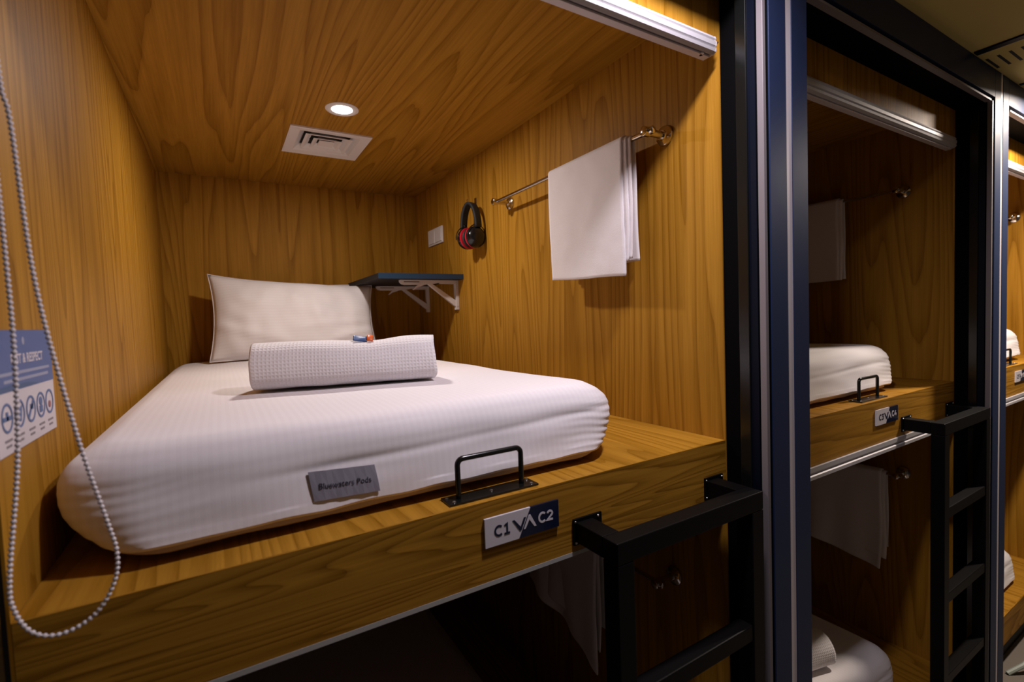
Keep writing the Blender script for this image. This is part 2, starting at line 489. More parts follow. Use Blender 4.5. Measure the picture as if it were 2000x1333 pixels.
def mattress(loc, label, x0=0.012, x1=0.992, y0=0.058, y1=2.035, zt=0.162, named=True, seed=0.0):
    t = thing('mattress', label, 'mattress', loc, 'mattresses on the bunks')
    R_ = 0.10
    prof = []
    zb = 0.020
    hs = zt - zb
    prof += [(0.012, 0.0), (0.004, 0.002), (0.0, 0.007)]
    prof += [(0.0005 + 0.016 * (k / 30), 0.010 + (hs - 0.058) * k / 30) for k in range(31)]
    for k in range(1, 17):
        a = k / 16 * math.pi / 2
        prof.append((0.0165 + 0.048 * (1 - math.cos(a)) + 0.006 * (k / 16), hs - 0.048 + 0.048 * math.sin(a)))
    for q in (0.09, 0.115, 0.14, 0.19, 0.25, 0.31, 0.37, 0.43, 0.49):
        prof.append((q, hs + 0.004 * min(1, q / 0.3)))
    rows = []
    for (ins, dz) in prof:
        row = []
        q_ = dz / hs
        ins_s = ins if ins > 0.08 else (0.040 * max(0.0, 1 - dz / 0.075) ** 2.2 if dz < 0.075 else (0.055 * max(0.0, (dz - 0.075) / (hs - 0.075)) ** 3.0))
        if ins <= 0.08 and dz > hs - 0.004: ins_s = max(ins_s, ins * 0.9)
        for (xf, yf_), (xs, ys) in zip(outline(x0, x1, y0, y1, R_, ins), outline(x0, x1, y0, y1, R_, ins_s)):
            wf = min(1.0, max(0.0, 1 - (ys - y0 - ins_s) / (R_ * 0.8)))
            wf = wf * wf * (3 - 2 * wf)
            if ys > y0 + R_ * 1.2: wf = 0.0
            x, y = xs, ys + (yf_ - ys) * wf
            z = zb + dz
            p = Vector((x, y, z))
            # broad sag and cloth wrinkles
            nz = noise.noise(Vector((x * 5, y * 5, z * 9 + seed))) * 0.0030
            d_front = max(0.0, 1 - (y - y0) / 0.10)
            wall = 1.0 if ins < 0.05 else 0.0
            out = Vector((0, 0, 0))
            if d_front > 0:
                f = d_front
                # long crease across the front face
                zc = 0.088 + 0.028 * (x - 0.2) + 0.006 * noise.noise(Vector((x * 3, 1.3 + seed, 0)))
                str_ = min(1, max(0, (x - 0.18) / 0.2))
                g = math.exp(-((z - zc) / 0.007) ** 2)
                g2 = math.exp(-((z - zc - 0.018) / 0.014) ** 2)
                out += Vector((0, 1, 0)) * (0.0040 * g - 0.0012 * g2) * str_ * f * min(1, max(0, (hs - dz) / 0.03)) * (0.55 + 0.45 * noise.noise(Vector((x * 4, 2.0, seed))))
                out += Vector((0, 1, 0)) * 0.003 * f * noise.noise(Vector((x * 7, z * 26, 5 + seed)))
                # hem scallops
                if dz < 0.02:
                    out += Vector((0, 0, 1)) * (0.0025 * noise.noise(Vector((x * 16, 7 + seed, 0))) + 0.001)
            # gathers at the front corners
            for cx, sgn in ((x1, 1), (x0, -1)):
                dc = math.hypot(x - cx, y - y0)
                if dc < 0.22:
                    wgt = (1 - dc / 0.22) ** 1.2 * (1 - 0.5 * min(1, ins / 0.1))
                    ang = math.atan2(y - y0 + 0.02, abs(x - cx) + 0.02)
                    wob = math.sin((z - 0.10 * abs(x - cx)) * 430 + 2.6 * noise.noise(Vector((x * 11, y * 11, z * 14 + seed)))) * (0.6 + 0.4 * noise.noise(Vector((x * 20, 3, z * 30))))
                    k_ = 0.0026 if sgn > 0 else 0.0010
                    out += Vector((-sgn * 0.5, 0.8, 0.2)) * k_ * wgt * wob
            out.z += nz if ins > 0.03 else 0
            out.y += nz * 0.7 * wall
            row.append(p + out)
        rows.append(row)
    m = MB().grid(rows, wrap=True)
    n = len(rows[0])
    m.f.append(tuple(range(n - 1, -1, -1)))
    m.f.append(tuple((len(rows) - 1) * n + k for k in range(n)))
    sh = m.build('fitted_sheet', 'sheet', t, True)
    # beige mattress fabric showing under the hem
    rr = []
    for (ins, z) in ((0.050, 0.0002), (0.050, 0.0085), (0.020, 0.0100), (0.014, 0.014), (0.020, 0.026)):
        rr.append([(x, y, z + 0.0035 * noise.noise(Vector((x * 11, y * 11, seed))) * (1 if z > 0.003 else 0)) for (x, y) in outline(x0 + 0.032, x1 - 0.032, y0, y1, R_, ins, 50, 60, 10)])
    m = MB().grid(rr, wrap=True); n = len(rr[0])
    m.f.append(tuple(range(n - 1, -1, -1))); m.f.append(tuple((len(rr) - 1) * n + k for k in range(n)))
    m.build('mattress_base', 'ticking', t, True)
    return t

mat_a = mattress((0, 0, 0.0005), 'white sheeted mattress with grey name tag in the lit upper bunk')
c = mat_a
# grey woven tag with print on the front face
lab = MB()
tg = [((0.3190, 0.0680, 0.0880), (0.4215, 0.0674, 0.0810)), ((0.3220, 0.0622, 0.0630), (0.4245, 0.0618, 0.0585)), ((0.3245, 0.0588, 0.0430), (0.4265, 0.0584, 0.0385))]
rows = [[Vector(a).lerp(Vector(bb), k / 12) + Vector((0, 0.0005 * math.sin(k * 1.7 + ri), 0)) for k in range(13)] for ri, (a, bb) in enumerate(tg)]
lt = lab.grid(rows).build('name_tag', 'tag', mat_a, False, solid=0.0014)
text('print', 'Bluewaters Pods', 0.0124, 'ink', lt, (0.3320, 0.0601, 0.0605), (0.98, -0.004, -0.055), (0.045, 0.21, 1.0), offset=0.0, extrude=0.0001)

mat_b = mattress((P - 0.035, 0, 0.0005), 'white sheeted mattress in the unlit upper bunk with the C3 C4 sign', seed=3.0)
clone(mat_b, (2 * P + 0.02, 0, 0.0005), 'white mattress corner in the farthest upper bunk at the picture edge')
clone(mat_b, (0.01, 0, LV + 0.0005), 'dim mattress of the nearest lower bunk under the C1 C2 sign')
clone(mat_b, (P - 0.02, 0, LV + 0.0005), 'white mattress of the lower bunk below the C3 C4 sign')
clone(mat_b, (2 * P - 0.03, 0, LV + 0.0005), 'white mattress corner in the farthest lower bunk')

# ================================================================== PILLOWS
def pillow(name, label, w, h, th, mw, seed):
    t = thing(name, label, 'pillow', (0, 0, 0), 'pillows in the lit bunk')
    nu, nv = 44, 30
    m = MB()
    def pos(u, v, side):
        # u,v in -1..1
        k = 1 - (0.10 if v > 0 else 0.05) * (1 - u * u) ** 0.8 * abs(v) ** 3 + 0.02 * noise.noise(Vector((u * 2.2, v, seed))) * abs(v) ** 4
        kx = 1 - 0.06 * (1 - v * v) * abs(u) ** 3
        x = u * w / 2 * kx; z = v * h / 2 * k - 0.024 * u * (v + 1) / 2
        e = (max(0, 1 - abs(u) ** 2.6) * max(0, 1 - abs(v) ** 2.6)) ** 0.62
        d = th / 2 * e
        n_ = noise.noise(Vector((x * 7, z * 7, seed))) * 0.016 * e + noise.noise(Vector((x * 16 + z * 9, z * 12 - x * 6, seed + 4))) * 0.011 * (e ** 0.5)
        fold = 0.0
        for (cx, cz, dx, dz, am) in ((0.7, -0.5, 0.8, 0.45, 0.013), (0.6, -0.2, 0.9, 0.25, 0.010), (-0.75, -0.35, 0.7, -0.4, 0.011), (-0.1, 0.2, 0.25, 0.95, 0.007), (0.3, 0.1, 0.35, 0.9, 0.007)):
            q = (u - cx) * -dz + (v - cz) * dx
            al = (u - cx) * dx + (v - cz) * dz
            fold += am * math.exp(-(q / 0.07) ** 2) * math.exp(-(al / 0.45) ** 2)
        return Vector((x, side * (d + (n_ + fold) * (1 if e > 0.02 else 0)) , z))
    for side in (-1, 1):
        rows = [[pos(-1 + 2 * i / nu, -1 + 2 * j / nv, side) for i in range(nu + 1)] for j in range(nv + 1)]
        m.grid(rows)
    o = m.build('pillowcase', 'pillowcase', t, True)
    bm = bmesh.new(); bm.from_mesh(o.data)
    bmesh.ops.remove_doubles(bm, verts=bm.verts, dist=0.0006)
    bmesh.ops.recalc_face_normals(bm, faces=bm.faces)
    bm.to_mesh(o.data); bm.free()
    o.data.polygons.foreach_set('use_smooth', [True] * len(o.data.polygons))
    # seam piping around the edge
    pts = []
    for k in range(80):
        a = k / 80 * 4
        s_, f_ = int(a), a - int(a)
        u, v = [(-1 + 2 * f_, -1), (1, -1 + 2 * f_), (1 - 2 * f_, 1), (-1, 1 - 2 * f_)][s_]
        p = pos(u, v, 1); pts.append((p.x, 0, p.z))
    MB().tube(pts, 0.0022, 6, closed=True).build('seam', 'pillowcase', t, True)
    t.matrix_world = mw
    return t
def mwx(loc, rx, ry, rz):
    return Matrix.Translation(loc) @ Matrix.Rotation(rz, 4, 'Z') @ Matrix.Rotation(ry, 4, 'Y') @ Matrix.Rotation(rx, 4, 'X')
pillow('pillow', 'front white striped pillow leaning upright against the back wall', 0.735, 0.392, 0.19, mwx((0.540, 1.806, 0.3545), math.radians(-17), math.radians(0.6), math.radians(-3)), 0.0)
pillow('pillow', 'rear white pillow mostly hidden behind the front pillow', 0.72, 0.375, 0.085, mwx((0.602, 1.990, 0.3615), math.radians(-3), math.radians(-2.2), 0), 8.0)

# ================================================================== ROLLED WAFFLE TOWEL
def rolled_towel():
    t = thing('rolled_towel', 'rolled white waffle towel lying across the middle of the lit mattress', 'towel', (0.4800, 0.490, 0.1640))
    turns, Lh = 4.2, 0.203
    nth, nx = 190, 60
    rows, uvs = [], []
    s_acc = 0.0; prev = None
    for i in range(nth + 1):
        th = turns * 2 * math.pi * i / nth
        r = 0.009 + (0.0610 - 0.009) * i / nth
        a = -th + 0.15
        row = []
        for j in range(nx + 1):
            q = -1 + 2 * j / nx
            x = q * Lh
            outer = (i / nth) ** 2
            sag = 1.0 - 0.13 * math.exp(-((q - 0.22) / 0.33) ** 2) * outer + 0.05 * math.exp(-((q - 0.82) / 0.25) ** 2)
            ca, sa = math.cos(a), math.sin(a)
            cy = r * 1.16 * math.copysign(abs(ca) ** 0.82, ca); cz = r * math.copysign(abs(sa) ** (0.68 if sa < 0 else 0.85), sa)
            # squared lower half, soft top
            k = 1.0
            if cz < 0: k = 0.93
            z = cz * k * (sag if cz > 0 else 1.0)
            n_ = 0.0022 * noise.noise(Vector((x * 14, th * 1.2, 3.0))) * outer
            edge = 0.010 * (i / nth - 0.5) * (1 if q > 0 else -1) * abs(q) ** 8 + 0.006 * noise.noise(Vector((th * 0.9, q * 2, 9))) * abs(q) ** 6
            row.append(Vector((x + edge, cy + n_, z + 0.0565 + n_)))
        if prev is not None:
            s_acc += (row[nx // 2] - prev).length
        prev = row[nx // 2]
        rows.append(row); uvs += [((-1 + 2 * j / nx) * Lh, s_acc) for j in range(nx + 1)]
    o = MB().grid(rows).build('towel_roll', 'waffle', t, True, solid=0.0072, uv=uvs)
    t.rotation_euler = (0, 0, math.radians(-15))
    return t
roll = rolled_towel()
roll['group'] = 'rolled towels on the mattresses'
clone(roll, (P + 0.455, 0.262, LV + 0.164), 'end of a rolled white towel on the lower mattress below the C3 C4 sign')
t = thing('amenity_pack', 'tiny blue and orange wrapped pack lying on the rolled waffle towel', 'packet', (0.514, 0.462, 0.2760))
rows = [[(x, y, 0.004 * math.exp(-((x) / 0.012) ** 2) * (1 - abs(y) / 0.009 * 0.6) + 0.0035 * abs(x) / 0.024) for y in (-0.007, -0.0035, 0, 0.0035, 0.007)] for x in [-0.026 + 0.004 * k for k in range(9)]]
MB().grid(rows).build('wrapper', 'pack_blue', t, True, solid=0.0012)
rows = [[(x, y, 0.005 * math.exp(-((x - 0.012) / 0.012) ** 2) * (1 - abs(y) / 0.009 * 0.5) + 0.003) for y in (-0.008, -0.004, 0, 0.004, 0.008)] for x in [0.0062 + 0.0028 * k for k in range(6)]]
MB().grid(rows).build('end_flap', 'orange', t, True, solid=0.0016)
t.rotation_euler = (math.radians(38), math.radians(6), math.radians(-14)); t.scale = (1.0, 1.35, 1.3)

# ================================================================== TOWEL BARS
def towel_bar(loc, label):
    t = thing('towel_bar', label, 'towel bar', loc, 'towel bars on the pod walls')
    xw = W - 0.0005
    xb = xw - 0.066
    MB().tube([(xb, 0.140 + 0.012, 0), (xb, 0.972, 0)], 0.0068, 16).build('bar', 'chrome', t, True)
    for yy in (0.163, 0.960):
        pt = MB().lathe([(0.026, 0), (0.0265, 0.003), (0.025, 0.007), (0.019, 0.010), (0.0135, 0.0115), (0.0125, 0.016)], (xw, yy, 0), (-1, 0, 0), 32).build('flange', 'chrome', t, True)
        MB().lathe([(0.0095, 0), (0.0095, 0.058), (0.0125, 0.0585), (0.0125, 0.078), (0.0105, 0.0795)], (xw - 0.004, yy, 0), (-1, 0, 0), 24).build('post', 'chrome', t, True)
    for yy, s in ((0.150, -1), (0.975, 1)):
        MB().lathe([(0.0068, 0), (0.0098, 0.0005), (0.0098, 0.010), (0.006, 0.012)], (xb, yy - (0.004 if s > 0 else -0.004), 0), (0, s, 0), 20).build('end_cap', 'chrome', t, True)
    return t
BZ = 0.781
bar_a = towel_bar((0, 0, BZ), 'chrome towel bar on the oak wall of the lit upper bunk')
clone(bar_a, (P, 0, BZ), 'chrome towel bar in the upper bunk with the C3 C4 sign')
clone(bar_a, (2 * P, 0, BZ), 'chrome towel bar in the farthest upper bunk')
clone(bar_a, (0, 0, LV + BZ), 'dark towel bar in the nearest lower bunk behind the ladder')
clone(bar_a, (P, 0, LV + BZ), 'dark towel bar in the lower bunk below the C3 C4 sign')

# ================================================================== HANGING TOWELS
def drape(layer_list, name, label, loc, mat='terry'):
    """Each layer: y0,y1 at the bar, front length, back length, radius over bar, wave, slant."""
    t = thing(name, label, 'towel', loc, 'towels on the bars')
    xb = W - 0.0665
    for li, (pn, y0, y1, lf, lb, r, wv, sl, seed, thick, xbk) in enumerate(layer_list):
        ny, nf = 34, 40
        prof = []
        for k in range(nf + 1):
            prof.append((-r - 0.010 * math.sin(k / nf * math.pi * 0.5) * 0, -lf * (1 - k / nf), 'f', 1 - k / nf))
        for k in range(1, 12):
            a = math.pi - k / 12 * math.pi
            prof.append((r * math.cos(a), r * math.sin(a), 't', 0))
        for k in range(nf + 1):
            prof.append((r + xbk * (k / nf), -lb * (k / nf), 'b', k / nf))
        rows = []
        for (px, pz, sd, s) in prof:
            row = []
            for j in range(ny + 1):
                q = j / ny
                y = y0 + (y1 - y0) * q
                x, z = xb + px, pz
                w_ = s ** 1.2
                if sd == 'f':
                    z -= sl * (0.5 - q) * 2 * s * lf
                    x -= wv * w_ * (math.sin(q * 9 + seed) + 0.6 * math.sin(q * 17 + 1 + seed))
                    x += 0.0015 * noise.noise(Vector((y * 22, z * 22, seed)))
                    y += wv * 0.6 * w_ * math.sin(s * 4 + seed) + 0.004 * s * math.sin(s * 5 + seed)
                elif sd == 'b':
                    x = min(x + wv * 0.3 * w_ * math.sin(q * 8 + seed), W - 0.006)
                    y += 0.003 * s * math.sin(s * 6 + seed + 1)
                z += 0.0015 * math.sin(q * 7 + seed) * s
                row.append((x, y, z))
            rows.append(row)
        MB().grid(rows).build(pn, mat, t, True, solid=thick)
        if wv < 0.005:
            # sewn hem near the bottom of the front
            yb0, yb1 = y0 + 0.004, y1 - 0.004
    return t
tw_a = drape([('outer_layer', 0.240, 0.580, 0.354, 0.300, 0.0152, 0.0014, 0.024, 0.3, 0.0046, 0.020),
              ('middle_fold', 0.227, 0.572, 0.325, 0.318, 0.0110, 0.0010, -0.006, 1.9, 0.0036, 0.012),
              ('inner_fold', 0.216, 0.568, 0.318, 0.322, 0.0078, 0.0008, -0.006, 2.7, 0.0022, 0.008)],
             'hanging_towel', 'white towel folded over the chrome bar in the lit upper bunk', (0, 0, BZ))
drape([('outer_layer', 0.378, 0.74, 0.352, 0.340, 0.0150, 0.0030, -0.01, 1.3, 0.0046, 0.020),
       ('inner_fold', 0.362, 0.73, 0.350, 0.345, 0.0096, 0.0014, 0.0, 2.1, 0.0036, 0.010)],
      'hanging_towel', 'white folded towel on the bar in the upper bunk with the C3 C4 sign', (P, 0, BZ))
drape([('outer_layer', 0.40, 0.80, 0.325, 0.28, 0.0150, 0.012, 0.20, 0.6, 0.0046, 0.016),
       ('inner_fold', 0.39, 0.78, 0.280, 0.27, 0.0096, 0.008, 0.16, 2.1, 0.0036, 0.010)],
      'hanging_towel', 'crumpled dim towel hanging in the nearest lower bunk beside the ladder', (0, 0, LV + BZ))
drape([('outer_layer', 0.215, 0.66, 0.385, 0.30, 0.0150, 0.010, 0.10, 2.6, 0.0046, 0.016),
       ('inner_fold', 0.200, 0.64, 0.350, 0.33, 0.0096, 0.006, 0.06, 1.1, 0.0036, 0.010)],
      'hanging_towel', 'shadowed towel hanging in the lower bunk below the C3 C4 sign', (P, 0, LV + BZ))

# ================================================================== POD DOWNLIGHT AND VENT
t = thing('downlight', 'round recessed ceiling downlight glowing above the bed', 'lamp', (0.617, 1.012, H))
MB().lathe([(0.0395, -0.0002), (0.0550, -0.0002), (0.0550, 0.0015), (0.0520, 0.0038), (0.0430, 0.0046), (0.0395, 0.0025)], (0, 0, 0), (0, 0, -1), 48).build('trim_ring', 'vent_white', t, True)
MB().lathe([(0.0394, 0.0003), (0.0394, 0.0021), (0.030, 0.0030), (0.002, 0.0034)], (0, 0, 0), (0, 0, -1), 40).build('lens', 'lens', t, True)
ld = bpy.data.lights.new('downlight_bulb', 'AREA'); ld.shape = 'DISK'; ld.size = 0.075; ld.energy = POD_LAMP_W; ld.color = (1.0, 0.91, 0.86)
lo = bpy.data.objects.new('downlight_bulb', ld); COL.objects.link(lo); lo.location = (0, 0, -0.006); lo.parent = t

t = thing('air_vent', 'square white stepped air diffuser in the pod ceiling', 'vent', (0.627, 1.366, H))
def ring(s0, z0, s1, z1, s2, z2, th=0.0015):
    """square sloped ring: from half-size s0 at z0 to s1 at z1, rim s2."""
    m = MB()
    q = [(-1, -1), (1, -1), (1, 1), (-1, 1)]
    rows = [[(a * s, bb * s, z) for (a, bb) in q] for (s, z) in ((s0, z0), (s1, z1), (s2, z2))]
    m.grid(rows, wrap=True)
    return m
ring(0.150, -0.0003, 0.150, -0.006, 0.144, -0.007).build('outer_rim', 'vent_white', t)
ring(0.1445, -0.0068, 0.112, -0.0035, 0.088, 0.0180).build('outer_cone', 'vent_white', t, solid=0.0012)
ring(0.088, -0.004, 0.078, -0.003, 0.060, 0.0120).build('middle_cone', 'vent_white', t, solid=0.0014)
ring(0.055, -0.005, 0.046, -0.004, 0.032, 0.0080).build('inner_cone', 'vent_white', t, solid=0.0014)
b(-0.030, 0.030, -0.030, 0.030, -0.0035, -0.0015).build('centre_plate', 'vent_white', t, bevel=0.0006)
for s in (-1, 1):
    b(-0.085, 0.085, s * 0.0015 - 0.001, s * 0.0015 + 0.001, 0.009, 0.012).build('support_bar', 'dark_void', t)
b(-0.112, 0.112, -0.112, 0.112, 0.0190, 0.0205).build('duct', 'dark_void', t)

# ================================================================== SWITCH
t = thing('light_switch', 'white double rocker switch plate on the oak wall near the corner', 'switch', (W, 1.748, 0.775))
b(-0.0080, -0.0005, -0.100, 0.100, -0.0440, 0.0440).build('plate', 'white_plastic', t, bevel=0.002)
for s in (-1, 1):
    MB().prism([(-0.0125, -0.034), (-0.0090, 0.034), (-0.0075, 0.034), (-0.0075, -0.034)], 'Y', s * 0.046 - 0.041, s * 0.046 + 0.041)
    m = MB(); y0, y1 = s * 0.046 - 0.041, s * 0.046 + 0.041
    m.prism([(-0.0118, -0.034), (-0.0090, 0.034), (-0.0075, 0.034), (-0.0075, -0.034)], 'Y', y0, y1)
    m.build('rocker', 'white_plastic', t, bevel=0.0008)

# ================================================================== EAR DEFENDERS ON A HOOK
t = thing('wall_hook', 'small chrome coat hook on the oak wall holding ear defenders', 'hook', (W, 1.262, 0.848))
b(-0.004, -0.0005, -0.009, 0.009, -0.024, 0.024).build('plate', 'chrome', t, bevel=0.0012)
MB().tube([(-0.003, 0, -0.008), (-0.018, 0, -0.014), (-0.034, 0, -0.012), (-0.043, 0, 0.000), (-0.045, 0, 0.014)], [0.0042, 0.004, 0.0038, 0.0036, 0.0046], 10).build('prong', 'chrome', t, True)
t = thing('ear_defenders', 'black and red ear defenders hanging from the wall hook', 'ear defenders', (W - 0.052, 1.222, 0.636))
def band_pts(r, n=28):
    out = []
    for k in range(n + 1):
        a = math.pi * k / n
        out.append((math.cos(a) * 0.052 * (1 if r is None else 1), 0.085 + math.sin(a) * 0.112))
    return out
bp_ = band_pts(None)
m = MB()
rows = []
for (yy, zz) in bp_:
    rows.append([(xx, yy, zz + (0.0015 if abs(xx) < 0.008 else 0)) for xx in (-0.0165, -0.009, 0.0, 0.009, 0.0165)])
m.grid(rows); m.build('headband', 'pad', t, True, solid=0.011)
for s in (-1, 1):
    y0 = s * 0.013
    cup = MB().lathe([(0.040, 0.020), (0.047, 0.024), (0.048, 0.034), (0.044, 0.046), (0.033, 0.056), (0.018, 0.061), (0.002, 0.062)], (0, 0, 0.045), (0, s, 0), 32).build('ear_cup', 'black_plastic', t, True)
    MB().lathe([(0.041, 0.012), (0.0475, 0.015), (0.0485, 0.0185), (0.0475, 0.0225), (0.040, 0.0225)], (0, 0, 0.045), (0, s, 0), 32).build('red_ring', 'red', cup, True)
    MB().lathe([(0.026, 0.0015), (0.040, 0.003), (0.043, 0.008), (0.040, 0.0135), (0.026, 0.0135)], (0, 0, 0.045), (0, s, 0), 32).build('ear_cushion', 'pad', cup, True)
    yy = s * 0.042
    pts = []
    for k in range(19):
        a = -0.15 + (math.pi + 0.3) * k / 18
        pts.append((math.cos(a) * 0.052, yy, 0.045 + math.sin(a) * 0.053))
    MB().tube(pts, 0.0022, 8).build('yoke', 'black_plastic', t, True)
    MB().tube([(0, yy, 0.097), (0, s * 0.051, 0.12)], 0.0035, 8).build('slider', 'black_plastic', t, True)
t.rotation_euler = (0, 0, math.radians(12))

# ================================================================== FOLDING SHELF
t = thing('wall_shelf', 'dark blue folding shelf on white brackets beside the pillows', 'shelf', (W, 1.425, 0.535))
b(-0.420, -0.0005, 0.0016, 0.5900, -0.0190, 0.0050).build('board', 'shelf_dark', t, bevel=0.0006)
b(-0.4202, -0.0005, 0.0, 0.0015, -0.0192, 0.0052).build('edge_band', 'shelf_blue', t)
def shelf_bracket(yy):
    w = 0.0125
    g = MB().prism([(-0.0165, -0.166), (-0.0005, -0.166), (-0.0005, -0.0195), (-0.0165, -0.0195)], 'Y', yy - w, yy + w).build('bracket', 'white_metal', t, bevel=0.001)
    # top arm with rounded nose and a slot
    arm = [(-0.300, -0.0195), (-0.298, -0.030), (-0.290, -0.038), (-0.275, -0.042), (-0.185, -0.042), (-0.165, -0.040), (-0.110, -0.034), (-0.106, -0.031), (-0.098, -0.031), (-0.094, -0.036), (-0.020, -0.037), (-0.017, -0.0195)]
    MB().prism(arm, 'Y', yy - w * 0.9, yy - w * 0.9 + 0.003).build('arm', 'white_metal', g)
    MB().prism(arm, 'Y', yy + w * 0.9 - 0.003, yy + w * 0.9).build('arm', 'white_metal', g)
    b(-0.296, -0.020, yy - w, yy + w, -0.0212, -0.0196).build('arm_plate', 'white_metal', g)
    b(-0.282, -0.205, yy - w * 0.9 - 0.0006, yy - w * 0.9 + 0.0002, -0.0300, -0.0268).build('slot', 'dark_void', g)
    # diagonal strut
    st = [(-0.178, -0.024), (-0.160, -0.022), (-0.010, -0.124), (-0.010, -0.146), (-0.022, -0.148)]
    MB().prism(st, 'Y', yy - w * 0.7, yy + w * 0.7).build('strut', 'white_metal', g, bevel=0.0008)
    # release lever
    lv = [(-0.185, -0.030), (-0.165, -0.036), (-0.185, -0.045), (-0.215, -0.054), (-0.232, -0.066), (-0.236, -0.064), (-0.220, -0.048)]
    MB().prism(lv, 'Y', yy - w * 0.75, yy + w * 0.2).build('lever', 'white_metal', g)
    for zz in (-0.150, -0.060):
        MB().lathe([(0.0028, 0), (0.0028, 0.001), (0.001, 0.0016)], (-0.009, yy - w, zz), (0, -1, 0), 10).build('rivet', 'screw', g, True)
shelf_bracket(0.075)
shelf_bracket(0.470)

# ================================================================== GRAB HANDLES
def grab_handle(loc, label):
    t = thing('grab_handle', label, 'handle', loc, 'grab handles on the bunk edges')
    b(-0.0905, 0.0905, -0.0205, 0.0205, 0.0002, 0.0040).build('base_plate', 'black_gloss', t, bevel=0.0008)
    pts = [(-0.0650, 0, 0.003), (-0.0650, 0, 0.062)]
    for k in range(1, 7):
        a = k / 6 * math.pi / 2
        pts.append((-0.0650 + 0.011 * (1 - math.cos(a)), 0, 0.062 + 0.011 * math.sin(a)))
    q = [(-x, y, z) for (x, y, z) in reversed(pts)]
    MB().tube(pts + q, 0.0050, 14).build('bail', 'black_gloss', t, True)
    for (sx, sy) in ((-0.083, 0.011), (-0.079, -0.012), (0.083, 0.011), (0.079, -0.012), (0.0, 0.0)):
        screw_at(t, (sx, sy, 0.004), (0, 0, 1))
    return t
gh = grab_handle((0.6205, 0.0335, 0), 'black bail handle on the edge of the lit upper bunk above the C1 C2 sign')
clone(gh, (0.6205 + P, 0.0335, 0), 'black bail handle on the bunk edge above the C3 C4 sign')
clone(gh, (0.6205 + 2 * P - 0.04, 0.0335, 0), 'black bail handle on the farthest upper bunk edge')

# ================================================================== BUNK NUMBER SIGNS
def ribbon(m, pts, wd, y0, y1):
    n = len(pts)
    L_, R_ = [], []
    for i, p in enumerate(pts):
        a = Vector(pts[max(i - 1, 0)]); c = Vector(pts[min(i + 1, n - 1)])
        d1 = (Vector(p) - a); d2 = (c - Vector(p))
        d1 = d1.normalized() if d1.length > 1e-9 else d2.normalized()
        d2 = d2.normalized() if d2.length > 1e-9 else d1
        nn = Vector((-(d1 + d2).y, (d1 + d2).x)).normalized()
        k = wd / 2 / max(0.45, nn.dot(Vector((-d1.y, d1.x))))
        L_.append((p[0] + nn.x * k, p[1] + nn.y * k)); R_.append((p[0] - nn.x * k, p[1] - nn.y * k))
    for i in range(n - 1):
        m.prism([L_[i], L_[i + 1], R_[i + 1], R_[i]], 'Y', y0, y1)
def arc2(cx, cy, rx, ry, a0, a1, n=18):
    return [(cx + rx * math.cos(math.radians(a0 + (a1 - a0) * k / n)), cy + ry * math.sin(math.radians(a0 + (a1 - a0) * k / n))) for k in range(n + 1)]
GL = {
    'C': (0.86, [arc2(0.46, 0.5, 0.40, 0.43, 48, 312)]),
    '1': (0.66, [[(0.10, 0.80), (0.36, 0.93), (0.36, 0.07)], [(0.06, 0.07), (0.64, 0.07)]]),
    '2': (0.74, [arc2(0.36, 0.68, 0.27, 0.25, 165, -30, 12) + [(0.08, 0.10), (0.68, 0.07)]]),
    '3': (0.74, [[(0.08, 0.93), (0.60, 0.93), (0.33, 0.58)] + arc2(0.34, 0.33, 0.29, 0.26, 70, -150, 12)]),
    '4': (0.80, [[(0.50, 0.93), (0.08, 0.30), (0.76, 0.30)], [(0.56, 0.55), (0.56, 0.02)]]),
    '5': (0.74, [[(0.62, 0.93), (0.18, 0.93), (0.14, 0.56)] + arc2(0.34, 0.33, 0.29, 0.26, 110, -150, 14)]),
    '6': (0.74, [arc2(0.37, 0.33, 0.28, 0.26, 0, 360, 20), [(0.10, 0.36), (0.20, 0.70), (0.55, 0.92)]]),
}
def glyphs(body, size, mat, parent, x, z, yf):
    for ch in body:
        adv, strokes = GL[ch]
        m = MB()
        for k, st in enumerate(strokes):
            ribbon(m, [(x + px * size * 1.02, z + pz * size) for (px, pz) in st], size * 0.185, yf + 0.0002, yf - 0.0005 - 0.0001 * k)
        m.build('letter', mat, parent)
        x += (adv + 0.08) * size
